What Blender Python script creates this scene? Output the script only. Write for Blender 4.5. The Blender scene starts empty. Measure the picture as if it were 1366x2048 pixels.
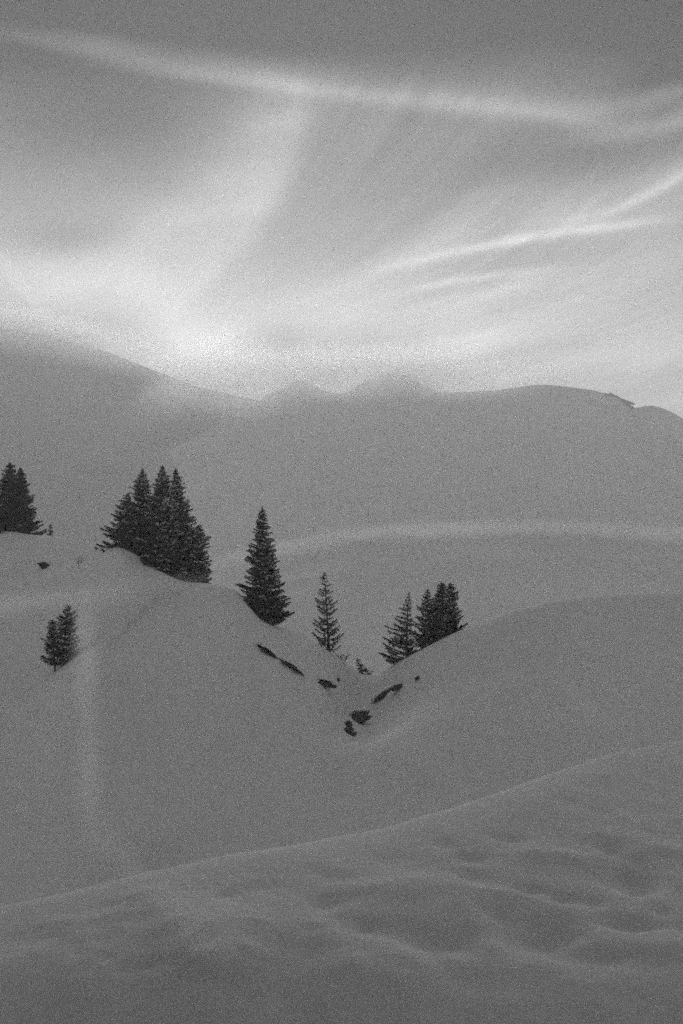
import bpy, math, random
import numpy as np
from mathutils import Vector, noise as mnoise

random.seed(7)
np.random.seed(7)
S = bpy.context.scene
C = S.collection

# ------------------------------------------------------------------ camera
F = 50 / 36 * 2048                       # focal length in photo pixels
cam = bpy.data.objects.new('camera', bpy.data.cameras.new('camera'))
C.objects.link(cam)
S.camera = cam
cam.location = (0, 0, 0)
cam.rotation_euler = (math.pi / 2, 0, 0)
cam.data.sensor_fit = 'VERTICAL'
cam.data.sensor_height = 36
cam.data.lens = 50
cam.data.clip_start = 0.1
cam.data.clip_end = 20000

S.view_settings.view_transform = 'Standard'
S.view_settings.look = 'None'
S.view_settings.gamma = 1
S.view_settings.use_curve_mapping = False
S.view_settings.exposure = 0.28
cy = S.cycles
cy.use_denoising = False                 # the photograph is grainy film
cy.use_adaptive_sampling = True
cy.adaptive_threshold = 0.045
cy.adaptive_min_samples = 12
cy.max_bounces = 12
cy.diffuse_bounces = 3
cy.volume_bounces = 10
cy.volume_max_steps = 128
cy.sample_clamp_indirect = 4
S.render.filter_size = 2.2

# ------------------------------------------------------------------ sky
SUN_AZ, SUN_EL = math.radians(-4), math.radians(12)   # ahead, behind the veil of cloud
W = bpy.data.worlds.new('World')
S.world = W
W.use_nodes = True
nt = W.node_tree
nt.nodes.clear()


class N:
    """tiny wrapper so that shader maths reads as formulas"""
    def __init__(s, tree): s.t = tree

    def val(s, a, inp):
        if isinstance(a, (int, float)): inp.default_value = a
        else: s.t.links.new(a, inp)

    def m(s, op, *a, clamp=False):
        n = s.t.nodes.new('ShaderNodeMath'); n.operation = op; n.use_clamp = clamp
        for i, x in enumerate(a): s.val(x, n.inputs[i])
        return n.outputs[0]

    def add(s, *a):
        r = a[0]
        for x in a[1:]: r = s.m('ADD', r, x)
        return r

    def sub(s, a, b): return s.m('SUBTRACT', a, b)
    def mul(s, a, b): return s.m('MULTIPLY', a, b)
    def gauss(s, x): return s.m('EXPONENT', s.mul(s.mul(x, x), -1.0))

    def sstep(s, x, a, b):
        n = s.t.nodes.new('ShaderNodeMapRange'); n.interpolation_type = 'SMOOTHSTEP'
        s.val(x, n.inputs[0]); n.inputs[1].default_value = a; n.inputs[2].default_value = b
        n.inputs[3].default_value = 0; n.inputs[4].default_value = 1
        return n.outputs[0]

    def noise(s, vec, scale, detail=3, rough=.5, dist=0):
        n = s.t.nodes.new('ShaderNodeTexNoise')
        s.t.links.new(vec, n.inputs['Vector'])
        n.inputs['Scale'].default_value = scale; n.inputs['Detail'].default_value = detail
        n.inputs['Roughness'].default_value = rough; n.inputs['Distortion'].default_value = dist
        return n.outputs[0]

    def comb(s, x, y, z):
        n = s.t.nodes.new('ShaderNodeCombineXYZ')
        for i, a in enumerate((x, y, z)): s.val(a, n.inputs[i])
        return n.outputs[0]


def AE(px, py):
    u, v = (px - 683) / F, (1024 - py) / F
    return math.atan(u), math.atan2(v, math.hypot(u, 1))


q = N(nt)
tc = nt.nodes.new('ShaderNodeTexCoord')
sp = nt.nodes.new('ShaderNodeSeparateXYZ')
nt.links.new(tc.outputs['Generated'], sp.inputs[0])
X, Y, Z = sp.outputs
az0 = q.m('ARCTAN2', X, Y)
el0 = q.m('ARCTAN2', Z, q.m('SQRT', q.add(q.mul(X, X), q.mul(Y, Y))))
# gentle warping so that no streak of cloud is a clean curve
wv = q.comb(az0, q.mul(el0, 2.2), 0.0)
w1 = q.sub(q.noise(wv, 6, 2), .5)
w2 = q.sub(q.noise(q.comb(q.add(az0, 5.0), el0, 3.0), 16, 3), .5)
az = q.add(az0, q.mul(w2, .010))
el = q.add(el0, q.mul(w1, .010))

ramp = nt.nodes.new('ShaderNodeValToRGB')
ramp.color_ramp.interpolation = 'B_SPLINE'
stops = [(-.02, .74), (.07, .80), (.10, .76), (.135, .62), (.17, .46), (.21, .32), (.245, .205), (.28, .12),
         (.315, .048), (.35, .03), (.43, .09), (.6, .16), (1.0, .20), (1.5, .20)]
cr = ramp.color_ramp.elements
while len(cr) < len(stops): cr.new(.5)
for e, (p, v) in zip(cr, stops):
    e.position = (p + .05) / 1.6
    e.color = (v, v, v, 1)
nt.links.new(q.m('DIVIDE', q.add(el, .05), 1.6, clamp=True), ramp.inputs[0])
rb = nt.nodes.new('ShaderNodeRGBToBW'); nt.links.new(ramp.outputs[0], rb.inputs[0])
base = rb.outputs[0]

terms = []
def blob(px, py, sx, sy, amp, rot=0):
    a, e = AE(px, py)
    dx, dy = q.sub(az, a), q.sub(el, e)
    c_, s_ = math.cos(rot), math.sin(rot)
    X_ = q.add(q.mul(dx, c_), q.mul(dy, s_)); Y_ = q.sub(q.mul(dy, c_), q.mul(dx, s_))
    r = q.add(q.m('POWER', q.m('ABSOLUTE', q.mul(X_, F / sx)), 2.0), q.m('POWER', q.m('ABSOLUTE', q.mul(Y_, F / sy)), 2.0))
    terms.append(q.mul(q.m('EXPONENT', q.mul(r, -1.0)), amp * 2.0))

def streak(p0, p1, p2, w, amp, x0, x1, soft, vertical=False, below=1.0):
    P = np.array([AE(*p) for p in (p0, p1, p2)])
    if vertical: P = P[:, ::-1]
    c2, c1, c0 = np.polyfit(P[:, 0], P[:, 1], 2)
    U, V = (el, az) if vertical else (az, el)
    cur = q.add(q.mul(q.mul(U, U), float(c2)), q.mul(U, float(c1)), float(c0))
    d = q.mul(q.sub(V, cur), F / w)
    if below != 1.0:      # softer on the negative side
        neg = q.m('LESS_THAN', d, 0.0)
        d = q.mul(d, q.add(1.0, q.mul(neg, 1 / below - 1)))
    win = q.mul(q.sstep(U, x0 - soft, x0 + soft), q.sub(1.0, q.sstep(U, x1 - soft, x1 + soft)))
    rag = q.add(.55, q.mul(q.noise(q.comb(q.mul(az, 1.0), q.mul(el, 3.0), float(p1[0])), 14, 3), .9))
    terms.append(q.mul(q.mul(q.mul(q.gauss(d), win), rag), amp * 1.8))

def a_(px): return (px - 683) / F
def e_(py): return (1024 - py) / F

# bright places and dull places between the veils of cloud
blob(395, 705, 120, 60, .30)
blob(470, 660, 260, 110, .07)
blob(160, 570, 260, 70, .12)
blob(700, 600, 260, 40, .06, .15)
blob(300, 470, 260, 60, .07, .5)
blob(980, 690, 160, 60, .10)
blob(1300, 720, 160, 90, .10)
blob(560, 690, 60, 45, -.10)
blob(150, 690, 220, 60, -.10)
blob(140, 475, 110, 32, -.07, .1)
blob(60, 550, 120, 50, .05, -.5)
blob(330, 620, 90, 40, .07, -.6)
blob(1120, 320, 300, 45, -.06, .15)
blob(230, 260, 260, 90, -.05)
blob(-60, 0, 420, 110, -.07)
blob(1420, 60, 180, 120, -.05)
blob(700, 60, 600, 70, -.03)
blob(1250, 190, 220, 30, -.03, .3)
blob(700, 230, 140, 60, .04)
streak((0, 62), (560, 166), (1150, 236), 38, .085, a_(-500), a_(1200), .04, below=.5)
streak((390, 150), (700, 184), (1150, 236), 16, .035, a_(300), a_(1200), .06, below=.6)
streak((1180, 272), (1270, 262), (1366, 236), 18, .07, a_(1160), a_(1600), .02)
streak((1100, 226), (1250, 205), (1366, 175), 18, .05, a_(1120), a_(1600), .03)
streak((605, 170), (556, 340), (430, 530), 40, .13, e_(640), e_(200), .02, True, 4.0)
streak((841, 522), (993, 490), (1217, 452), 10, .22, a_(830), a_(1260), .05)
streak((700, 556), (993, 482), (1217, 436), 34, .08, a_(700), a_(1300), .06)
streak((1161, 438), (1273, 398), (1366, 348), 13, .14, a_(1120), a_(1600), .03)
streak((1100, 420), (1240, 385), (1366, 325), 30, .07, a_(1100), a_(1600), .04)
streak((785, 589), (936, 560), (1071, 540), 9, .20, a_(830), a_(1060), .05)
streak((684, 633), (824, 616), (1040, 570), 18, .09, a_(660), a_(1100), .05)
streak((1000, 600), (1200, 560), (1366, 520), 30, .04, a_(1000), a_(1600), .05)
streak((0, 520), (60, 600), (160, 740), 22, .05, a_(-100), a_(150), .02)
pat = terms[0]
for t_ in terms[1:]: pat = q.add(pat, t_)
# wide soft unevenness everywhere in the sky, long in one direction
tilt = q.comb(q.sub(q.mul(az0, 1.0), q.mul(el0, .4)), q.mul(q.sub(el0, q.mul(az0, .28)), 4.0), 1.7)
n1 = q.sub(q.noise(tilt, 3.2, 4, .55, .6), .5)
n2 = q.sub(q.noise(q.comb(az0, q.mul(el0, 1.6), 9.0), 4.0, 4, .5, .3), .5)
# fine fibres of cirrus that fan out to the upper right
ca, ce = AE(330, 690)
fx, fy = q.sub(az0, ca), q.sub(el0, ce)
fang = q.m('ARCTAN2', fy, fx)
frad = q.m('SQRT', q.add(q.mul(fx, fx), q.mul(fy, fy)))
fib = q.sub(q.noise(q.comb(q.mul(q.add(fang, q.mul(frad, -.9)), 3.2), q.mul(frad, 1.1), 2.0), 4.2, 5, .62, .25), .5)
fmask = q.mul(q.sstep(fx, .03, .16), q.sstep(frad, .05, .22))
mott = q.sub(q.noise(q.comb(q.mul(az0, 1.0), q.mul(q.add(el0, q.mul(az0, -.25)), 2.2), 4.0), 11, 5, .55, .8), .5)
pat = q.add(base, pat)
pat = q.mul(pat, q.add(1.0, q.mul(q.mul(fib, fmask), 1.15), q.mul(mott, .42)))
pat = q.mul(pat, q.add(1.0, q.mul(n1, .34), q.mul(n2, .3)))
pat = q.mul(pat, q.add(.88, q.mul(q.m('COSINE', az0), .12)))      # duller away from the sun
pat = q.m('MAXIMUM', pat, .012)

sky = nt.nodes.new('ShaderNodeTexSky')
sky.sky_type = 'NISHITA'
sky.sun_disc = False
sky.sun_elevation = SUN_EL
sky.sun_rotation = SUN_AZ
sky.altitude = 1800
skbw = nt.nodes.new('ShaderNodeRGBToBW'); nt.links.new(sky.outputs[0], skbw.inputs[0])
bg1 = nt.nodes.new('ShaderNodeBackground'); nt.links.new(skbw.outputs[0], bg1.inputs[0]); bg1.inputs[1].default_value = .05
bg2 = nt.nodes.new('ShaderNodeBackground'); nt.links.new(pat, bg2.inputs[0]); bg2.inputs[1].default_value = 1.0
mx = nt.nodes.new('ShaderNodeMixShader'); mx.inputs[0].default_value = .93
nt.links.new(bg1.outputs[0], mx.inputs[1]); nt.links.new(bg2.outputs[0], mx.inputs[2])
wo = nt.nodes.new('ShaderNodeOutputWorld'); nt.links.new(mx.outputs[0], wo.inputs[0])

# ------------------------------------------------------------------ sun, veiled by cloud
sun = bpy.data.objects.new('sun', bpy.data.lights.new('sun', 'SUN'))
C.objects.link(sun)
sun.data.energy = 0.5
sun.data.angle = math.radians(22)
sun.data.color = (1, 1, 1)
sd = Vector((math.sin(SUN_AZ) * math.cos(SUN_EL), math.cos(SUN_AZ) * math.cos(SUN_EL), math.sin(SUN_EL)))
sun.rotation_euler = sd.to_track_quat('Z', 'Y').to_euler()

# ------------------------------------------------------------------ materials (black and white film: all greys)
def mat(name, grey, rough=.8, var=0.0, scale=1.0, bump=0.0, bscale=1.0, detail=4):
    m_ = bpy.data.materials.new(name); m_.use_nodes = True
    t = m_.node_tree; b = t.nodes['Principled BSDF']
    b.inputs['Roughness'].default_value = rough
    b.inputs['Specular IOR Level'].default_value = .25
    b.inputs['Base Color'].default_value = (grey, grey, grey, 1)
    k = N(t)
    geo = t.nodes.new('ShaderNodeNewGeometry')
    if var:
        n = k.noise(geo.outputs['Position'], scale, detail)
        g = k.mul(k.add(1.0, k.mul(k.sub(n, .5), var * 2)), grey)
        c = k.comb(g, g, g); t.links.new(c, b.inputs['Base Color'])
    if bump:
        n = k.noise(geo.outputs['Position'], bscale, 5, .6)
        bp = t.nodes.new('ShaderNodeBump'); bp.inputs['Strength'].default_value = 1.0
        bp.inputs['Distance'].default_value = bump
        t.links.new(n, bp.inputs['Height']); t.links.new(bp.outputs[0], b.inputs['Normal'])
    return m_

M_SNOW = mat('snow', .80, .75, .06, .35, .02, 5.0)
M_SNOWFAR = mat('distant_snow', .84, .8, .14, .02, .9, .12, 6)
M_SNOWGREY = mat('grey_distant_snow', .50, .8, .3, .015, .9, .12, 5)  # lower base grey than the other distant snow
M_NEEDLE = mat('spruce_needles', .02, .7, .5, 1.1)
M_BARK = mat('spruce_bark', .07, .9, .3, 3.0, .02, 12)
M_ROCK = mat('wet_rock', .022, .85, .5, 1.4, .05, 5)
M_TWIG = mat('bare_twigs', .07, .9, .3, 3.0)

# ------------------------------------------------------------------ terrain
def pchip(xk, yk, x):
    xk = np.asarray(xk, float); yk = np.asarray(yk, float)
    h = np.diff(xk); d = np.diff(yk) / h
    mm = np.zeros_like(yk)
    for i in range(1, len(xk) - 1):
        if d[i - 1] * d[i] > 0:
            w1_, w2_ = 2 * h[i] + h[i - 1], h[i] + 2 * h[i - 1]
            mm[i] = (w1_ + w2_) / (w1_ / d[i - 1] + w2_ / d[i])
    mm[0], mm[-1] = d[0], d[-1]
    x = np.clip(x, xk[0], xk[-1])
    i = np.clip(np.searchsorted(xk, x) - 1, 0, len(h) - 1)
    t = (x - xk[i]) / h[i]
    return ((2 * t**3 - 3 * t**2 + 1) * yk[i] + (t**3 - 2 * t**2 + t) * h[i] * mm[i]
            + (-2 * t**3 + 3 * t**2) * yk[i + 1] + (t**3 - t**2) * h[i] * mm[i + 1])

def curve(pts):
    xs = np.array([p[0] for p in pts], float); ys = np.array([p[1] for p in pts], float)
    return lambda x: pchip(xs, ys, np.asarray(x, float))

# crest of the snow bank in the foreground, and of the hills with the firs
fg_py = curve([(-900, 1960), (-300, 1890), (0, 1835), (150, 1798), (270, 1768), (450, 1728), (600, 1700), (760, 1668), (880, 1632),
               (1000, 1592), (1120, 1548), (1250, 1508), (1366, 1487), (1700, 1450), (2300, 1420)])
fg_d = curve([(-900, 18.6), (0, 18.8), (270, 19.7), (600, 20.8), (900, 22.5), (1366, 29), (2300, 38)])
l1_py = curve([(-900, 1935), (0, 1925), (470, 1905), (800, 1900), (1000, 1925), (1366, 1945), (2300, 1950)])
mc_py = curve([(-900, 960), (-300, 1020), (0, 1057), (60, 1070), (100, 1073), (170, 1082), (245, 1097), (300, 1129), (370, 1167), (425, 1169),
               (470, 1180), (490, 1200), (520, 1238), (560, 1256), (590, 1262), (630, 1287), (670, 1311), (700, 1333),
               (728, 1351), (752, 1351), (772, 1339), (830, 1307), (920, 1262), (1000, 1230), (1100, 1204),
               (1200, 1192), (1366, 1186), (1800, 1170), (2300, 1150)])
mc_d = curve([(-900, 260), (-200, 220), (100, 195), (245, 170), (370, 158), (520, 147), (640, 150), (740, 160), (840, 152), (1000, 150),
              (1366, 168), (2300, 200)])

NU, ug = 700, None
ug = np.linspace(-.75, .75, NU)
yr = [-60.0]
while yr[-1] < 270: yr.append(yr[-1] + .0042 * (abs(yr[-1]) + 11))
while yr[-1] < 4200: yr.append(yr[-1] * 1.06)
yr = np.array(yr)
def soft(fn, w):
    g = np.linspace(-2.2, 2.2, 23); k = np.exp(-g * g); k /= k.sum()
    return lambda x: float(sum(a * float(fn(np.clip(x + t * w, -900, 2300))) for a, t in zip(k, g)))
mc_py_s, mc_py_t, mc_d_s = soft(mc_py, 230), soft(mc_py, 75), soft(mc_d, 200)
ZG = np.zeros((NU, len(yr)))
for i, u in enumerate(ug):
    px = np.clip(u * F + 683, -900, 2300)
    df, dc = float(fg_d(px)), float(mc_d(px))
    vf, vc, v1 = -(fg_py(px) - 1024) / F, -(mc_py(px) - 1024) / F, -(l1_py(px) - 1024) / F
    zf, zc = vf * df, vc * dc
    d1 = 17.0
    z1 = v1 * d1
    dcs = mc_d_s(px)
    zs, zt = -(mc_py_s(px) - 1024) / F * dcs, -(mc_py_t(px) - 1024) / F * dc
    # mean surface between the near lip and the crest is slightly domed
    dm = d1 + .5 * (df - d1)
    zm = z1 + .5 * (zf - z1) + .012 * (df - d1)
    vb = -31.0
    K = [(-60, 3.0), (-12, -.9), (-1, -1.7), (1.5, -1.85), (9.5, -5.6), (13.4, -6.35), (d1, z1), (dm, zm), (df, zf), (df + 9, zf - 5.5), (72, -29.0),
         (98, vb), (98 + .5 * (dcs - 98), vb + .47 * (zs - vb)), (98 + .80 * (dc - 98), vb + .82 * (zt - vb)), (dc, zc),
         (dc + 10, zc - 2.6), (dc + 60, min(zc - 22, -24)), (dc + 150, -62), (700, -110), (1300, -200), (6100, -210)]
    ZG[i] = pchip([k[0] for k in K], [k[1] for k in K], yr)

def bil(x, y):
    """ground height without detail"""
    x = np.asarray(x, float); y = np.asarray(y, float)
    u = x / np.maximum(y, 6.0)
    fi = np.clip((u - ug[0]) / (ug[1] - ug[0]), 0, NU - 1.001)
    i = fi.astype(int); a = fi - i
    j = np.clip(np.searchsorted(yr, y) - 1, 0, len(yr) - 2)
    b = np.clip((y - yr[j]) / (yr[j + 1] - yr[j]), 0, 1)
    return ((1 - a) * (1 - b) * ZG[i, j] + a * (1 - b) * ZG[i + 1, j] + (1 - a) * b * ZG[i, j + 1] + a * b * ZG[i + 1, j + 1])

def hit(px, py, y0, y1, fn=bil):
    """where the line of sight meets the ground between two distances"""
    u, v = (px - 683) / F, (1024 - py) / F
    ys = np.linspace(y0, y1, 1500)
    d = v * ys - fn(u * ys, ys)
    k = np.argmax(d < 0) if (d < 0).any() else len(ys) - 1
    y = ys[k]
    return float(u * y), float(y)

# value noise on numpy arrays
_perm = np.random.rand(256, 256)
def vnoise(x, y):
    xi = np.floor(x).astype(int); yi = np.floor(y).astype(int)
    fx = x - xi; fy = y - yi
    fx = fx**3 * (fx * (fx * 6 - 15) + 10); fy = fy**3 * (fy * (fy * 6 - 15) + 10)
    g = lambda a, b: _perm[a % 256, b % 256]
    return ((g(xi, yi) * (1 - fx) + g(xi + 1, yi) * fx) * (1 - fy) + (g(xi, yi + 1) * (1 - fx) + g(xi + 1, yi + 1) * fx) * fy) - .5
def fbm(x, y, o=4, r=.5):
    s = 0; a = 1.0
    for k in range(o):
        s = s + a * vnoise(x + 17.3 * k, y + 5.1 * k); x, y = x * 2.03 + .3 * y, y * 2.03 - .3 * x; a *= r
    return s

bumps = []     # dimples and swells of the bank: x, y, rx, ry, rot, amount
def dimple(px, py, wpx, hpx, amt, rot=0.0):
    x, y = hit(px, py, 12, 60)
    rx = wpx / F * y
    x2, y2 = hit(px, py - hpx, 12, 60)
    ry = max(abs(y2 - y), rx * .35)
    bumps.append((x, y, rx, ry, rot, amt * (.55 if px < 700 else .62)))
for a in [(775, 1718, 32, 12, -.13), (622, 1743, 30, 9, -.08), (648, 1805, 38, 16, -.16), (700, 1755, 30, 9, -.06),
          (520, 1775, 40, 10, -.09), (690, 1795, 40, 10, -.06), (335, 1778, 20, 10, -.06), (225, 1815, 60, 10, -.10), (45, 1880, 70, 16, -.14),
          (205, 1850, 30, 10, -.08), (865, 1868, 100, 26, -.30), (1080, 1866, 78, 32, -.34), (990, 1822, 30, 12, -.14),
          (940, 1718, 40, 9, -.14), (1015, 1676, 34, 8, -.14), (1215, 1688, 46, 10, -.16), (1255, 1752, 70, 24, -.30),
          (893, 1690, 16, 10, -.08), (1165, 1798, 60, 12, -.12), (1245, 1842, 60, 14, -.16), (1210, 1910, 60, 16, -.14),
          (1290, 1850, 50, 10, -.1), (470, 1990, 40, 16, -.06), (520, 1925, 50, 12, -.08), (1060, 1775, 50, 8, -.08),
          (740, 1850, 50, 16, -.10), (600, 1900, 80, 20, -.10), (390, 1960, 60, 20, -.08), (960, 1960, 120, 20, -.10),
          (800, 1775, 100, 22, .10), (1000, 1790, 60, 10, .08), (1120, 1715, 90, 12, .10), (980, 1890, 34, 18, .10),
          (520, 1850, 120, 24, .08), (330, 1860, 60, 20, .07), (1330, 1700, 80, 14, .10), (1170, 1890, 50, 16, .10),
          (120, 1850, 60, 14, .07), (760, 1945, 90, 18, .06), (1330, 1900, 80, 20, .12), (580, 1810, 30, 20, .05)]:
    dimple(*a)
_r = random.Random(5)
for k in range(70):
    px_ = _r.uniform(0, 1366); t_ = _r.random() ** .8
    py_ = float(fg_py(px_)) + 14 + t_ * (1960 - float(fg_py(px_)))
    if py_ < 1990: dimple(px_, py_, _r.uniform(12, 34), _r.uniform(6, 12), _r.uniform(-.11, -.03) if _r.random() < .75 else .05)

def polyline_ridge(x, y, pts, w, amt, fn=None):
    """a low rib of snow along a line"""
    best = np.full(np.shape(x), 1e9); tt = np.zeros(np.shape(x))
    n = len(pts) - 1
    for k in range(n):
        (ax, ay), (bx, by) = pts[k], pts[k + 1]
        dx, dy = bx - ax, by - ay; L2 = dx * dx + dy * dy
        t = np.clip(((x - ax) * dx + (y - ay) * dy) / L2, 0, 1)
        d = np.hypot(x - ax - t * dx, y - ay - t * dy)
        m_ = d < best
        best = np.where(m_, d, best); tt = np.where(m_, (k + t) / n, tt)
    fade = np.clip(tt / .15, 0, 1) * np.clip((1 - tt) / .15, 0, 1)
    return amt * np.exp(-(best / w)**2) * (fade * fade * (3 - 2 * fade))

def smooth_pts(P, lo, hi, n=16):
    t = np.linspace(0, 1, len(P)); T = np.linspace(0, 1, n)
    xs = pchip(t, [p[0] for p in P], T); ys = pchip(t, [p[1] for p in P], T)
    return [hit(a, b, lo, hi) for a, b in zip(xs, ys)]

streak_rib_mid = smooth_pts([(150, 1290), (168, 1400), (175, 1520), (195, 1640), (240, 1715), (300, 1760)], 75, 240)  # rib shaped to imitate the pale light-leak streak on the left slope
streak_rib_near = smooth_pts([(270, 1772), (330, 1800), (390, 1850), (440, 1900), (470, 1960)], 12, 30)  # the same light streak carried on over the bank as a rib
streak_rib_left = smooth_pts([(-150, 1240), (0, 1212), (120, 1186), (250, 1172), (400, 1186)], 90, 260)  # rib shaped to imitate the pale streak across the left hill
lip = smooth_pts([(470, 1262), (515, 1292), (555, 1318), (600, 1346), (640, 1368), (680, 1368)], 90, 200)
lip_r = smooth_pts([(740, 1405), (770, 1388), (810, 1368), (860, 1345), (940, 1310)], 90, 200)
rib_diag = smooth_pts([(700, 1560), (850, 1500), (1000, 1450), (1200, 1400)], 75, 240)
gully = smooth_pts([(742, 1352), (738, 1385), (722, 1425), (700, 1475), (690, 1540), (680, 1620)], 75, 200)

def detail(x, y):
    z = np.zeros(np.shape(x))
    near = np.exp(-np.maximum(y - 30, 0) / 14.0) * np.clip((y - 4) / 6, 0, 1)
    for (bx, by, rx, ry, rot, amt) in bumps:
        dx, dy = x - bx, y - by
        z += amt * np.exp(-((dx / rx)**2 + (dy / ry)**2))
    z += near * (  .045 * fbm(x * .55 + 3, y * .38, 3) + .045 * fbm(x * 1.7, y * 1.1 + 9, 4))
    far = np.clip((y - 60) / 40, 0, 1) * np.clip((900 - y) / 500, 0, 1)
    z += far * (1.3 * fbm(x * .03 + 7, y * .03, 3, .45) + .10 * fbm(x * .25, y * .2, 4))
    z += polyline_ridge(x, y, streak_rib_mid, 4.2, 2.6)
    z += polyline_ridge(x, y, streak_rib_near, .6, .16)
    z += polyline_ridge(x, y, streak_rib_left, 7.0, 2.2)
    z += polyline_ridge(x, y, lip, 1.6, .55)
    z += polyline_ridge(x, y, lip_r, 1.4, .4)
    z += polyline_ridge(x, y, rib_diag, 6.0, 2.0)
    z -= polyline_ridge(x, y, gully, 3.0, .9)
    return z

# keep the measured crest line itself clean: detail fades at the crest
def ground(x, y):
    x = np.asarray(x, float); y = np.asarray(y, float)
    px = np.clip(x / np.maximum(y, 6) * F + 683, -900, 2300)
    dc = mc_d(px); df = fg_d(px)
    k = 1 - .85 * np.exp(-((y - dc) / 9)**2) - .6 * np.exp(-((y - df) / 2.2)**2) * (y < 70)
    return bil(x, y) + detail(x, y) * k

def grid_mesh(name, Xa, Ya, Za, material):
    r, c = Xa.shape
    co = np.stack([Xa, Ya, Za], -1).reshape(-1, 3)
    idx = np.arange(r * c).reshape(r, c)
    f = np.stack([idx[:-1, :-1], idx[1:, :-1], idx[1:, 1:], idx[:-1, 1:]], -1).reshape(-1, 4)
    me = bpy.data.meshes.new(name)
    me.vertices.add(len(co)); me.vertices.foreach_set('co', co.ravel().astype(np.float32))
    me.loops.add(f.size); me.loops.foreach_set('vertex_index', f.ravel().astype(np.int32))
    me.polygons.add(len(f)); me.polygons.foreach_set('loop_start', (np.arange(len(f)) * 4).astype(np.int32))
    me.polygons.foreach_set('loop_total', np.full(len(f), 4, np.int32))
    me.update(calc_edges=True)
    me.polygons.foreach_set('use_smooth', np.ones(len(f), bool))
    me.materials.append(material)
    me.validate()
    o = bpy.data.objects.new(name, me); C.objects.link(o)
    o['kind'] = 'structure'
    return o

s_in = np.linspace(-.24, .24, 380)
s_out = .24 + np.cumsum(np.geomspace(.0016, .16, 34))
sg = np.concatenate([-s_out[::-1], s_in, s_out])
YY, SS = np.meshgrid(yr, sg)
XX = np.clip(SS * (np.maximum(YY, -20) + 45), -4000, 4000)
grid_mesh('snowfield', XX, YY, ground(XX, YY), M_SNOW)

def far_relief(name, sky_pts, dist, front, zfront, back, zback, prof, amp, sc, edge, cols=420, rows=150, top_round=.0, side=(-1500, 2900), sharp=.5, material=None):
    """a hill or mountain: crest at its own distance, a real front and a back"""
    cpy = curve(sky_pts)
    pxs = np.linspace(side[0], side[1], cols)
    t = np.linspace(0, 1, rows)
    yf = front + (dist - front) * t
    yb = dist + (back - dist) * np.linspace(0, 1, 40)[1:]
    X_, Y_, Z_ = [], [], []
    zall = np.array([(1024 - float(cpy(p_))) / F * dist for p_ in pxs])
    kk = np.exp(-np.linspace(-2, 2, 61)**2); kk /= kk.sum()
    zsm = np.convolve(np.pad(zall, 30, mode='edge'), kk, 'valid')
    for ip, px in enumerate(pxs):
        u = (px - 683) / F
        zc = (1024 - float(cpy(px))) / F * dist
        h = pchip([0, *[p[0] for p in prof], 1], [0, *[p[1] for p in prof], 1], t)
        ww = np.clip((t - .80) / .18, 0, 1); ww = ww * ww * (3 - 2 * ww)
        zf = zfront + (zsm[ip] * (1 - ww) + zc * ww - zfront) * h
        zb = zc + (zback - zc) * np.linspace(0, 1, 40)[1:]**1.3
        yy = np.concatenate([yf, yb]); zz = np.concatenate([zf, zb])
        X_.append(u * yy); Y_.append(yy); Z_.append(zz)
    X_, Y_, Z_ = map(np.array, (X_, Y_, Z_))
    w = np.clip(np.abs(Y_ - dist) / edge, .12, 1) * np.clip((Y_ - front) / (dist - front) * 4, 0, 1)
    r = 1 - 2 * np.abs(fbm(X_ / sc + .35 * Y_ / sc, Y_ / sc * .8, 5, sharp))
    Z_ = Z_ + amp * w * (r - .6) + .25 * amp * fbm(X_ / sc * 5, Y_ / sc * 5, 3) * w
    return grid_mesh(name, X_, Y_, Z_, material or M_SNOWFAR)

far_relief('hill', [(-1500, 1180), (0, 1175), (300, 1155), (430, 1122), (560, 1085), (700, 1062), (850, 1048), (1000, 1043), (1150, 1050),
                    (1366, 1068), (1800, 1100), (2900, 1180)], 640, 300, -95, 1000, -150, [(.45, .50), (.80, .88), (.92, .975)], 4.0, 130, 60)
far_relief('mountain', [(-1500, 1290), (-400, 1190), (60, 1060), (130, 1012), (250, 945), (400, 868), (480, 822), (525, 795), (560, 776), (600, 757), (645, 778), (680, 785), (740, 757),
                        (800, 745), (850, 770), (890, 783), (980, 778), (1080, 769), (1150, 776), (1205, 786), (1235, 793), (1250, 806),
                        (1268, 817), (1300, 813), (1335, 822), (1366, 838), (1500, 880), (2000, 960), (2900, 1100)],
           2300, 1050, -190, 3000, -190, [(.3, .22), (.7, .66), (.95, .95)], 32, 460, 280, cols=520, rows=240)
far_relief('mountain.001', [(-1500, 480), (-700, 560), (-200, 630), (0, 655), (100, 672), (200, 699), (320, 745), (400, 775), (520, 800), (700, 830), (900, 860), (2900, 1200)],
           2750, 1300, -190, 4000, -200, [(.4, .34), (.8, .78)], 35, 500, 300, cols=360, rows=160, material=M_SNOWGREY)

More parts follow.
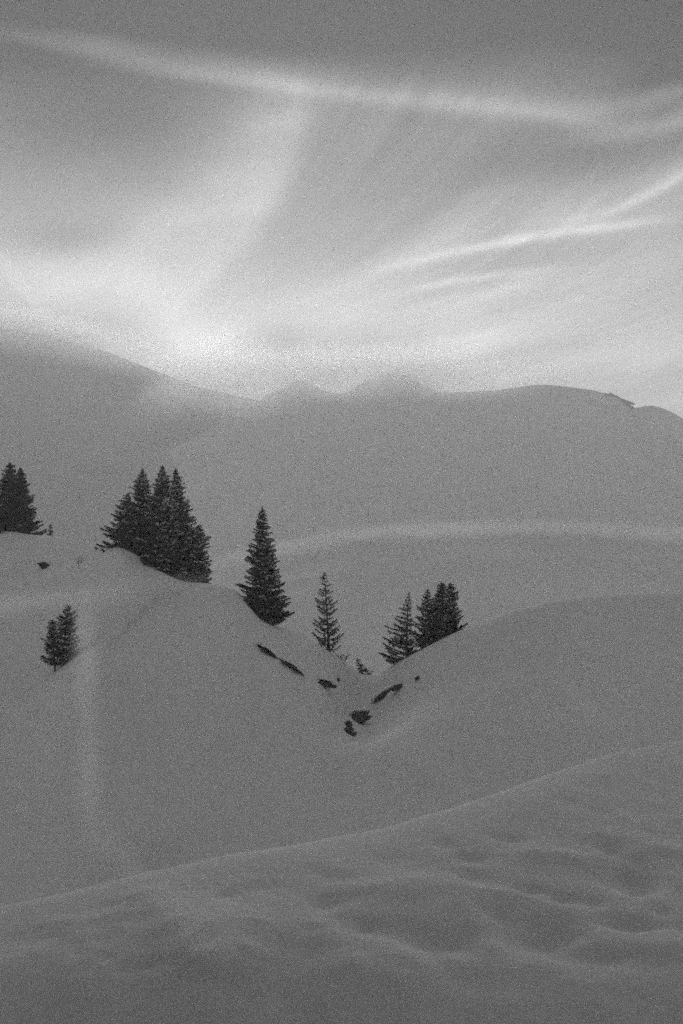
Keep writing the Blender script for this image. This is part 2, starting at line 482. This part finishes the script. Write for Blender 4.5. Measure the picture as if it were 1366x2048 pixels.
# unseen rock face, added behind and left of the camera to shade the near snow
wall = [(70, -46), (38, -26), (16, -13), (2, -10), (-9, -9), (-17, -3), (-20, 5), (-23, 13), (-34, 22), (-52, 26)]
tw = np.linspace(0, 1, len(wall)); TW = np.linspace(0, 1, 160)
wx, wy = pchip(tw, [p[0] for p in wall], TW), pchip(tw, [p[1] for p in wall], TW)
nx_, ny_ = np.gradient(wy), -np.gradient(wx)
nl = np.hypot(nx_, ny_); nx_, ny_ = nx_ / nl, ny_ / nl
hts = np.concatenate([np.linspace(-9, 46, 70), np.full(14, 46.0)])
back = np.concatenate([np.linspace(0, 7, 70), np.linspace(8, 40, 14)])
HX, HZ = np.meshgrid(np.arange(160), np.arange(84), indexing='ij')
top = 1 + .22 * fbm(TW * 14, TW * 0 + 3.3, 4)
off = 2.6 * fbm(TW[HX] * 22, hts[HZ] * .16, 5, .55) - back[HZ]
sgn = 1.0 if (nx_[70] * (0 - wx[70]) + ny_[70] * (10 - wy[70])) > 0 else -1.0
CX, CY = wx[HX] + sgn * nx_[HX] * off, wy[HX] + sgn * ny_[HX] * off
CZ = np.where(hts[HZ] > 0, hts[HZ] * top[HX], hts[HZ])
grid_mesh('shade_cliff', CX, CY, CZ, M_ROCK)  # out of view, added only for its shade

# ------------------------------------------------------------------ helpers for things
def tag(o, label, cat, group=None):
    o['label'] = label; o['category'] = cat
    if group: o['group'] = group
    return o

def empty(name, loc):
    o = bpy.data.objects.new(name, None); C.objects.link(o)
    o.location = loc; o.empty_display_size = .5
    return o

class MB:
    def __init__(s): s.v = []; s.f = []
    def blade(s, a, b, w, n):
        """thin diamond from a to b, width w along the cross direction of n"""
        d = b - a
        c = d.cross(n)
        if c.length < 1e-6: return
        c.normalize(); mid = a + d * .42
        k = len(s.v); s.v += [a, mid + c * w * .5, b, mid - c * w * .5]; s.f.append((k, k + 1, k + 2, k + 3))
    def tube(s, pts, rad, n=6):
        k0 = len(s.v)
        for i, p in enumerate(pts):
            d = (pts[min(i + 1, len(pts) - 1)] - pts[max(i - 1, 0)]).normalized()
            a = d.cross(Vector((.13, .95, .3))).normalized(); b = d.cross(a)
            for j in range(n):
                t = 2 * math.pi * j / n
                s.v.append(p + (a * math.cos(t) + b * math.sin(t)) * rad[i])
        for i in range(len(pts) - 1):
            for j in range(n):
                a = k0 + i * n + j; b = k0 + i * n + (j + 1) % n
                s.f.append((a, b, b + n, a + n))
        s.f.append(tuple(k0 + (len(pts) - 1) * n + j for j in range(n)))
    def build(s, name, m_, parent=None, smooth=False):
        me = bpy.data.meshes.new(name); me.from_pydata([tuple(v) for v in s.v], [], s.f)
        if smooth:
            for p in me.polygons: p.use_smooth = True
        me.materials.append(m_)
        o = bpy.data.objects.new(name, me); C.objects.link(o); o.parent = parent
        return o

# ------------------------------------------------------------------ spruces
def spruce(tip, d, label, group, radius, top_r=.25, seed=1, dens=1.0, upturn=.5, lo=None, left=1.0, right=1.0, snow=.25,
           base_px=None, bare=0.0, whorl=.42, power=.85, name='spruce_tree', droop=.35, base_y=None, wid=1.0):
    """tip in photo pixels, d distance of the trunk; rooted on the ground that is there"""
    R = random.Random(seed)
    tx, tz = (tip[0] - 683) / F * d, (1024 - tip[1]) / F * d
    bx = ((base_px if base_px is not None else tip[0]) - 683) / F * d
    gz = float(ground(bx, d))
    H = tz - gz
    root = empty(name, (bx, d, gz)); tag(root, label, 'tree', group)
    lean = tx - bx
    tr = MB()
    pts = [Vector((lean * (t / 8)**1.3 + .03 * math.sin(t * 1.7 + seed), .03 * math.cos(t * 2.1), -.4 + (H + .4) * t / 8)) for t in range(9)]
    r0 = .016 * H + .03
    tr.tube(pts, [max(r0 * (1 - t / 8.4), .012) for t in range(9)], 7)
    tr.build('trunk', M_BARK, root, True)
    crown, sn = MB(), MB()
    z = .12 if lo is None else lo
    UP = Vector((0, 0, 1))
    wi = 0
    while z < H - .12:
        t = z / H
        L0 = (radius * (1 - t)**power * (1 + .10 * math.sin(t * 17 + seed * 2.1)) + top_r * min(1, (1 - t) * 6)) * (1 + .12 * math.sin(wi * 2.4 + seed))
        nb = max(3, int((5 + 5 * (1 - t)) * dens))
        ph = R.random() * 6.28
        for b in range(nb):
            if R.random() < bare * (0.4 + .6 * math.sin(wi * 1.9)**2): continue
            a = ph + 2 * math.pi * b / nb + R.uniform(-.3, .3)
            side = math.cos(a)
            L = L0 * R.uniform(.6, 1.2) * (left if side < 0 else right) ** abs(side)
            if L < .07: continue
            zz = z + R.uniform(-.16, .16)
            o = Vector((lean * max(zz / H, 0)**1.3, 0, zz))
            out = Vector((math.cos(a), math.sin(a), 0))
            dr = droop * (1 - t) - .45 * max(0, t - .55)      # low boughs sag, high ones rise
            dr += R.uniform(-.12, .12)
            P = lambda s_: o + out * (L * s_ * (1 - .06 * s_)) + UP * (L * (-dr * s_ + (dr * .55 + .22) * upturn * 2 * s_ * s_)) 
            ns = max(3, int(L / .30) + 2)
            sp_ = [P(i / ns) for i in range(ns + 1)]
            wb = (.10 + .03 * L) * wid
            lat = out.cross(UP)
            for i in range(ns):
                crown.blade(sp_[i] - (sp_[i + 1] - sp_[i]) * .25, sp_[i + 1] + (sp_[i + 1] - sp_[i]) * .35, wb * 1.3, UP)
                crown.blade(sp_[i] - (sp_[i + 1] - sp_[i]) * .25, sp_[i + 1] + (sp_[i + 1] - sp_[i]) * .35, wb * 1.1, lat)
            nt_ = max(3, int(L / .13))
            for k in range(nt_):
                s_ = .12 + .88 * (k + R.random() * .8) / nt_
                q0 = P(min(s_, 1)); sg_ = 1 if k % 2 else -1
                tl = (.20 + .34 * L * (1 - s_) + .06) * R.uniform(.6, 1.15)
                tl = min(tl, .62)
                dirn = (out * R.uniform(.5, .95) + lat * sg_ * R.uniform(.5, .95) + UP * R.uniform(-.30, .22)).normalized()
                e = q0 + dirn * tl
                crown.blade(q0, e, wb * R.uniform(.8, 1.25), UP + lat * R.uniform(-.5, .5))
                if R.random() < .75:       # hanging side needles
                    h = q0 + dirn * tl * .4
                    crown.blade(h, h + (dirn * .35 + UP * R.uniform(-.9, -.25)).normalized() * tl * .55, wb * .85, out + lat * R.uniform(-1, 1))
            if R.random() < snow and L > .35:
                i0 = R.randint(1, max(1, ns - 2))
                for i in range(i0, min(ns, i0 + R.randint(1, 4))):
                    up = UP * (wb * .35 + .03)
                    a0, b0 = sp_[i] + up, sp_[i + 1] + up
                    sn.blade(a0, b0 + (b0 - a0) * .3, wb * R.uniform(1.3, 2.4), UP)
                    sn.blade(a0 + UP * .03, b0 + UP * .03, wb * 1.9, lat); sn.blade(a0, a0 + lat * R.choice((-1, 1)) * .35 + out * .25, wb * 1.1, out + lat)
        z += whorl * R.uniform(.75, 1.2) * (.55 + .6 * (1 - t)); wi += 1
    # the leader
    top = Vector((lean, 0, H))
    for k in range(9):
        a = R.random() * 6.28; zz = H - .5 * R.random() * min(1, H / 6)
        q0 = Vector((lean, 0, zz))
        crown.blade(q0, q0 + Vector((math.cos(a) * .16, math.sin(a) * .16, .13)), .07, UP)
        crown.blade(q0, q0 + Vector((math.cos(a) * .10, math.sin(a) * .10, .16)), .07, Vector((math.sin(a), -math.cos(a), 0)))
    crown.blade(top - UP * .5, top + UP * .05, .09, Vector((0, 1, 0)))
    crown.build('crown', M_NEEDLE, root)
    if sn.f: sn.build('branch_snow', M_SNOW, root)['kind'] = 'stuff'
    return root

G1 = 'spruces at the left edge on the upper hill'
spruce((20, 925), 203, 'taller of the two hazy spruces cut by the left edge of the frame', G1, 3.3, seed=11, dens=1.5, whorl=.34, snow=.05, power=.75, base_px=16, wid=1.2)
spruce((40, 936), 205, 'slightly shorter spruce on the right of the pair at the left edge', G1, 2.9, seed=12, dens=1.5, whorl=.34, snow=.05, power=.7, left=.7, base_px=42, wid=1.2)
spruce((-14, 975), 201, 'low spruce partly outside the left edge, left of the hazy pair', G1, 2.8, seed=13, dens=1.3, snow=.1, wid=1.2)
spruce((101, 1049), 199, 'tiny spruce sapling on the snow just right of the hazy pair', G1, .55, seed=14, dens=.7, whorl=.25, snow=0, top_r=.12)

G2 = 'dense clump of spruces on the left hill crest'
spruce((285, 937), 171, 'left spire of the big spruce clump with sparse forked top', G2, 3.7, seed=21, dens=1.25, whorl=.34, snow=0.75, power=0.9, left=1.12, right=.8, bare=.1, base_px=290, wid=1.05, top_r=0.3)
spruce((325, 930), 168, 'middle and tallest spire of the big spruce clump', G2, 3.5, top_r=0.45, seed=22, dens=1.25, whorl=.32, snow=0.85, power=0.9, base_px=324, wid=1.05)
spruce((351, 936), 166, 'right spire of the big spruce clump', G2, 3.3, top_r=0.32, seed=23, dens=1.25, whorl=.32, snow=0.8, power=0.9, left=.8, base_px=362, wid=1.05)
spruce((256, 985), 172, 'short wide spruce at the left foot of the big clump', G2, 2.7, top_r=0.25, seed=28, dens=1.5, whorl=.34, snow=0.5, power=0.9, left=1.2, right=.8, base_px=252, wid=1.05)
spruce((397, 1050), 163, 'short spruce at the right foot of the big clump with boughs low on the snow', G2, 1.8, top_r=.4, seed=25, dens=1.25, whorl=.32, snow=0.6, power=0.65, right=1.15, base_px=388, wid=1.05)
spruce((338, 990), 162, 'snow dusted spruce in front of the middle of the big clump', G2, 2.6, top_r=.4, seed=26, dens=1.25, whorl=.34, snow=0.95, power=.75, base_px=338, wid=1.05)

spruce((525, 1014), 149, 'tall single spruce with full pointed crown on the crest left of the gully', None, 2.95, top_r=0.28, seed=35, dens=1.35,
       whorl=.36, snow=0.7, power=1.0, base_px=532, wid=1.12, left=1.2, right=0.88)
spruce((648, 1145), 153, 'slim sparse spruce with short upturned boughs above the left side of the gully', None, 1.7, top_r=.2, seed=41, dens=0.75,
       whorl=0.6, snow=.05, power=0.6, droop=.3, upturn=.85, base_px=658, bare=.12, right=.85)
spruce((714, 1318), 161, 'tiny leaning spruce sapling at the bottom of the gully', None, .7, top_r=.12, seed=42, dens=.8, whorl=.28, snow=0, base_px=727, right=1.2)

G3 = 'spruces on the right side of the gully'
spruce((818, 1185), 158, 'leftmost spruce right of the gully with a thin top and long boughs to the left', G3, 3.1, top_r=.15, seed=51, dens=.95,
       whorl=0.52, snow=.05, power=1.05, left=1.05, right=.5, droop=-.05, upturn=.5, base_px=812, bare=.2)
spruce((855, 1178), 156, 'second spruce right of the gully with ragged spire between thin one and dark one', G3, 2.2, top_r=.22, seed=52, dens=1.1,
       whorl=.42, snow=.12, power=0.85, droop=.15, upturn=.7, base_px=858)
spruce((884, 1165), 156, 'dark tall spruce of the right clump with a blunt top', G3, 1.7, top_r=0.2, seed=53, dens=1.5, whorl=.32, snow=0.5, power=0.65, base_px=882, wid=1.2)
spruce((901, 1166), 154, 'rightmost spruce of the right clump with short boughs over the snow', G3, 1.4, top_r=0.12, seed=54, dens=1.4, whorl=.33, snow=0.45, power=0.62,
       left=.8, right=1.15, droop=.1, upturn=.8, base_px=898, wid=1.15)
spruce((783, 1312), 157, 'small upswept spruce sapling at the lowest left end of the right clump', G3, .9, top_r=.2, seed=55, dens=.8, whorl=.3, snow=0,
       droop=-.3, base_px=789, left=1.3)

G4 = 'small spruces alone on the snow slope at the left'
hx, hy = hit(118, 1335, 80, 260, ground)
spruce((137, 1212), hy, 'taller leaning spruce of the lone small pair on the left slope', G4, 1.8, top_r=.2, seed=61, dens=1.2, whorl=0.4, snow=0.7, power=0.55, base_px=126, upturn=.7, bare=.08, lo=0.9)
spruce((104, 1240), hy - .6, 'shorter spruce of the lone small pair on the left slope', G4, 1.35, top_r=.15, seed=62, dens=1.15, whorl=0.36, snow=0.6, power=0.6, base_px=110, upturn=.7, lo=0.8)

# ------------------------------------------------------------------ rocks that break through the snow
def rock(px, py, wpx, hpx, label, group='dark rocks showing through the snow of the gully', rot=0.0, seed=0, lo=90, hi=260, spikes=0, cap=True, depth=.7, at=None):
    x, y = hit(px, py, lo, hi, ground) if at is None else ((px - 683) / F * at, at)
    z = float(ground(x, y)) if at is None else (1024 - py) / F * at
    a, b = wpx / F * y * .5, hpx / F * y * .5
    root = empty('rock', (x, y, z)); tag(root, label, 'rock', group)
    m_ = MB(); nu, nv = 22, 13
    k0 = 0
    for j in range(nv + 1):
        ph = math.pi * j / nv
        for i in range(nu):
            th = 2 * math.pi * i / nu
            d = Vector((math.cos(th) * math.sin(ph), math.sin(th) * math.sin(ph), math.cos(ph)))
            n = mnoise.fractal(d * 1.9 + Vector((seed * 3.1, 0, 0)), 1.0, 2.0, 5)
            r = 1 + .75 * n
            r = round(r * 7) / 7 * .35 + r * .65
            p = Vector((d.x * a * r, d.y * depth * r, d.z * b * r))
            if hpx < 8 and wpx > 20:      # slivers taper to both ends
                p.z *= .25 + 1.1 * (1 - abs(d.x)); p.x *= 1.15
            m_.v.append(Vector((p.x * math.cos(rot) - p.z * math.sin(rot), p.y, p.x * math.sin(rot) + p.z * math.cos(rot))))
    for j in range(nv):
        for i in range(nu):
            m_.f.append((j * nu + i, (j + 1) * nu + i, (j + 1) * nu + (i + 1) % nu, j * nu + (i + 1) % nu))
    m_.build('rock_body', M_ROCK, root)
    if spikes:
        R = random.Random(seed); g = MB()
        for k in range(spikes):
            t = R.uniform(-1, 1)
            p = Vector((t * a * .95 * math.cos(rot), R.uniform(-.4, .1) * depth, t * a * math.sin(rot) + b * .5))
            g.blade(p, p + Vector((R.uniform(-.25, .25), R.uniform(-.2, .1), R.uniform(.15, .45))), .05, Vector((0, 1, 0)))
            g.blade(p - Vector((0, .3, b)), p + Vector((R.uniform(-.3, .3), -.5, -b * R.uniform(1.0, 1.8))), .07, Vector((0, 1, 0)))
        g.build('grass_tuft', M_TWIG, root)['kind'] = 'stuff'
    if cap:
        c = MB(); n = 14
        for j in range(4):
            for i in range(n + 1):
                t = i / n * 2 - 1
                w = math.sqrt(max(0, 1 - t * t)) * .9 + .1
                y0 = (-.25 + 1.25 * j / 3) * depth
                X_ = t * a * 1.15; Z_ = b * (.55 + .5 * w) + [0, .10, .12, -.1][j] * w + .04 * mnoise.noise(Vector((t * 3, j, seed)))
                c.v.append(Vector((X_ * math.cos(rot) - Z_ * math.sin(rot), y0, X_ * math.sin(rot) + Z_ * math.cos(rot))))
        for j in range(3):
            for i in range(n):
                k = j * (n + 1) + i
                c.f.append((k, k + 1, k + n + 2, k + n + 1))
        o = c.build('snow_cap', M_SNOW, root, True)
        sm = o.modifiers.new('thick', 'SOLIDIFY'); sm.thickness = .09; sm.offset = 1
    return root

rock(534, 1302, 46, 5, 'thin dark rock sliver highest on the snow lip below the tall spruce', rot=-.62, seed=1, cap=False, spikes=8)
rock(583, 1333, 48, 4.6, 'thin dark rock sliver halfway down the snow lip left of the gully', rot=-.60, seed=2, cap=False, spikes=8)
rock(647, 1368, 42, 14, 'dark leaf shaped rock under a snow cap at the left foot of the gully', rot=-.22, seed=3)
rock(677, 1360, 7, 5, 'pebble sized dark rock just right of the leaf shaped one', rot=0, seed=4, cap=False)
rock(768, 1391, 46, 13, 'long dark slanting rock on the right bank of the gully', rot=.58, seed=5, spikes=10)
rock(800, 1374, 34, 10, 'dark ragged rock above the slanting one on the right bank', rot=.25, seed=6, spikes=14)
rock(834, 1357, 9, 5, 'small faint rock highest on the right bank', rot=.6, seed=7, cap=False, spikes=3)
rock(712, 1440, 46, 30, 'biggest dark rock lying in the gully bed', rot=.32, seed=8, spikes=12)
for k, (a, b, w, h, r_) in enumerate([(697, 1454, 18, 20, .6), (696, 1465, 17, 14, -.5), (704, 1470, 17, 9, .4)]):
    rock(a, b, w, h, ['upper stone of the small hook below the biggest gully rock', 'middle stone of the small hook below the biggest gully rock',
                      'lowest stone of the hook at the very bottom of the gully'][k], rot=r_, seed=20 + k, cap=False, depth=.4)
rock(91, 1133, 22, 13, 'dark block of rock alone on the snow below the hazy spruces', group='rocks on the upper left hill', rot=-.45, seed=9, lo=100, hi=250, depth=.8)

rock(1236, 801, 62, 15, 'dark rocky step added for the shaded face on the hazy skyline at the right', group='shaded step on the mountain skyline', rot=-.35, seed=31, cap=False, depth=16, at=2294)  # dark lump added in place of shade on the crest

# ------------------------------------------------------------------ bare shrubs
def shrub(px, py, wpx, hpx, label, seed, n=26, lo=90, hi=260, d=None):
    R = random.Random(seed)
    if d is None: x, y = hit(px, py, lo, hi, ground)
    else: x, y = (px - 683) / F * d, d
    z = float(ground(x, y))
    w, h = wpx / F * y, hpx / F * y
    m_ = MB()
    for k in range(n):
        x0 = R.uniform(-.5, .5) * w; a = R.uniform(-.7, .7)
        p = [Vector((x0 * .6, R.uniform(-.3, .3), -.05))]
        hh = h * R.uniform(.45, 1.05)
        for j in range(1, 4):
            p.append(Vector((x0 * .6 + (x0 * .5 + a * hh * .4) * j / 3, p[0].y + R.uniform(-.08, .08), hh * j / 3)))
        m_.tube(p, [.022, .016, .011, .005], 4)
        for _ in range(3):
            q0 = p[R.randint(1, 3)]
            m_.blade(q0, q0 + Vector((R.uniform(-.3, .3), R.uniform(-.1, .1), R.uniform(.05, .3))), .05, Vector((0, 1, 0)))
    o = m_.build('shrub', M_TWIG); o.location = (x, y, z)
    tag(o, label, 'shrub', 'bare shrubs poking through the snow')
    return o

shrub(684, 1318, 26, 12, 'thin grey shrub on the crest between slim spruce and sapling', 1, d=157)
shrub(158, 1128, 12, 16, 'tiny bare twigs on the left hill right of the dark rock block', 2, n=8, lo=100, hi=260)
shrub(738, 1352, 14, 10, 'low twigs beside the sapling at the bottom of the gully', 3, n=10, d=161)

# ------------------------------------------------------------------ haze, cloud and added pale veils
def vol_mat(name, density, aniso=0.3, grey=.95, build=None):
    m_ = bpy.data.materials.new(name); m_.use_nodes = True
    t = m_.node_tree; t.nodes.clear()
    out = t.nodes.new('ShaderNodeOutputMaterial'); v = t.nodes.new('ShaderNodeVolumePrincipled')
    v.inputs['Color'].default_value = (grey, grey, grey, 1)
    v.inputs['Anisotropy'].default_value = aniso
    v.inputs['Density'].default_value = density
    t.links.new(v.outputs[0], out.inputs['Volume'])
    if build: t.links.new(build(N(t), t), v.inputs['Density'])
    return m_

def box(name, lo, hi, m_):
    b = MB()
    for x in (lo[0], hi[0]):
        for y in (lo[1], hi[1]):
            for z in (lo[2], hi[2]): b.v.append(Vector((x, y, z)))
    b.f = [(0, 1, 3, 2), (4, 6, 7, 5), (0, 4, 5, 1), (2, 3, 7, 6), (0, 2, 6, 4), (1, 5, 7, 3)]
    o = b.build(name, m_)
    o['kind'] = 'stuff'
    return o

box('haze', (-4700, -150, -240), (4700, 4300, 375), vol_mat('haze_air', .00037, .55, 1.0))

def cloud(name, px, py, d, wpx, hpx, depth, dens, noise_scale, seed, rot=0, thresh=.42, aniso=.8):
    """soft ellipsoid of mist"""
    x, z = (px - 683) / F * d, (1024 - py) / F * d
    a, c = wpx / F * d / 2, hpx / F * d / 2
    def bld(k, t):
        tc_ = t.nodes.new('ShaderNodeTexCoord')
        ln = t.nodes.new('ShaderNodeVectorMath'); ln.operation = 'LENGTH'
        t.links.new(tc_.outputs['Object'], ln.inputs[0])
        fall = k.sub(1.0, k.sstep(ln.outputs['Value'], .15, .97))
        geo = t.nodes.new('ShaderNodeNewGeometry')
        mp = t.nodes.new('ShaderNodeMapping'); mp.inputs['Scale'].default_value = (1, .6, 2.0)
        mp.inputs['Location'].default_value = (seed * 91.0, 0, 0)
        mp.inputs['Rotation'].default_value = (0, rot, 0)
        t.links.new(geo.outputs['Position'], mp.inputs[0])
        n = k.noise(mp.outputs[0], noise_scale, 3, .5)
        return k.mul(k.mul(fall, k.sstep(n, thresh - .12, thresh + .25)), dens)
    m_ = vol_mat(name + '_mist', dens, aniso, 1.0, bld)
    b = MB(); nu, nv = 24, 12
    for j in range(nv + 1):
        for i in range(nu):
            ph, th = math.pi * j / nv, 2 * math.pi * i / nu
            b.v.append(Vector((math.cos(th) * math.sin(ph), math.sin(th) * math.sin(ph), math.cos(ph))))
    for j in range(nv):
        for i in range(nu):
            b.f.append((j * nu + i, (j + 1) * nu + i, (j + 1) * nu + (i + 1) % nu, j * nu + (i + 1) % nu))
    o = b.build(name, m_); o.location = (x, d, z); o.scale = (a, depth / 2, c); o.rotation_euler = (0, -rot, 0)
    o['kind'] = 'stuff'
    return o

cloud('cloud_bank', 500, 768, 2090, 560, 190, 200, .013, .0055, 1, thresh=.26)
cloud('cloud_bank', 780, 752, 2110, 760, 150, 200, .019, .0055, 6, rot=-.03, thresh=.26)
cloud('cloud_bank', 240, 890, 2420, 760, 130, 220, .013, .005, 2, rot=.78, thresh=.1)  # added to imitate the pale diagonal light beam
cloud('cloud_bank', 60, 668, 2480, 900, 130, 240, .015, .005, 3, rot=-.2, thresh=.26)
cloud('lightening_mist', 1320, 1066, 560, 760, 54, 60, .014, .015, 4, rot=-.05, thresh=.22)  # this and the next two: mist added for the bright band along the hill
cloud('lightening_mist', 900, 1060, 560, 760, 54, 60, .014, .015, 7, rot=.03, thresh=.22)
cloud('lightening_mist', 560, 1100, 450, 520, 56, 50, .010, .015, 5, rot=.17, thresh=.22)
cloud('lightening_mist', 1200, 1200, 300, 1000, 190, 50, .003, .015, 8, thresh=.22)  # mist added to lighten the dark strip behind the right crest
cloud('lightening_mist', 215, 1186, 140, 560, 64, 14, .055, .04, 9, rot=.14, thresh=.22)  # this and the next: mist added to imitate the pale streak across the left hill
cloud('lightening_mist', -40, 1222, 140, 420, 80, 14, .055, .04, 10, rot=.2, thresh=.22)
cloud('lightening_mist', 760, 1540, 84, 2600, 560, 26, .0025, .02, 15, rot=.12, thresh=.1)  # mist added to lift the tone of the middle slope
cloud('lightening_mist', 1350, 1370, 105, 1100, 360, 26, .004, .02, 16, rot=.2, thresh=.1)  # the same lightening carried up the right slope
# thin veils added to imitate the pale light-leak streak down slope and bank
cloud('streak_veil', 172, 1330, 80, 80, 360, 6, .14, .07, 11, rot=0, thresh=.1)
cloud('streak_veil', 178, 1560, 78, 76, 400, 6, .14, .07, 12, rot=0, thresh=.1)
cloud('streak_veil', 245, 1715, 60, 70, 300, 5, .13, .09, 13, rot=.62, thresh=.1)
cloud('streak_veil', 385, 1850, 14, 100, 340, 1.2, .75, .3, 14, rot=.85, thresh=.1)
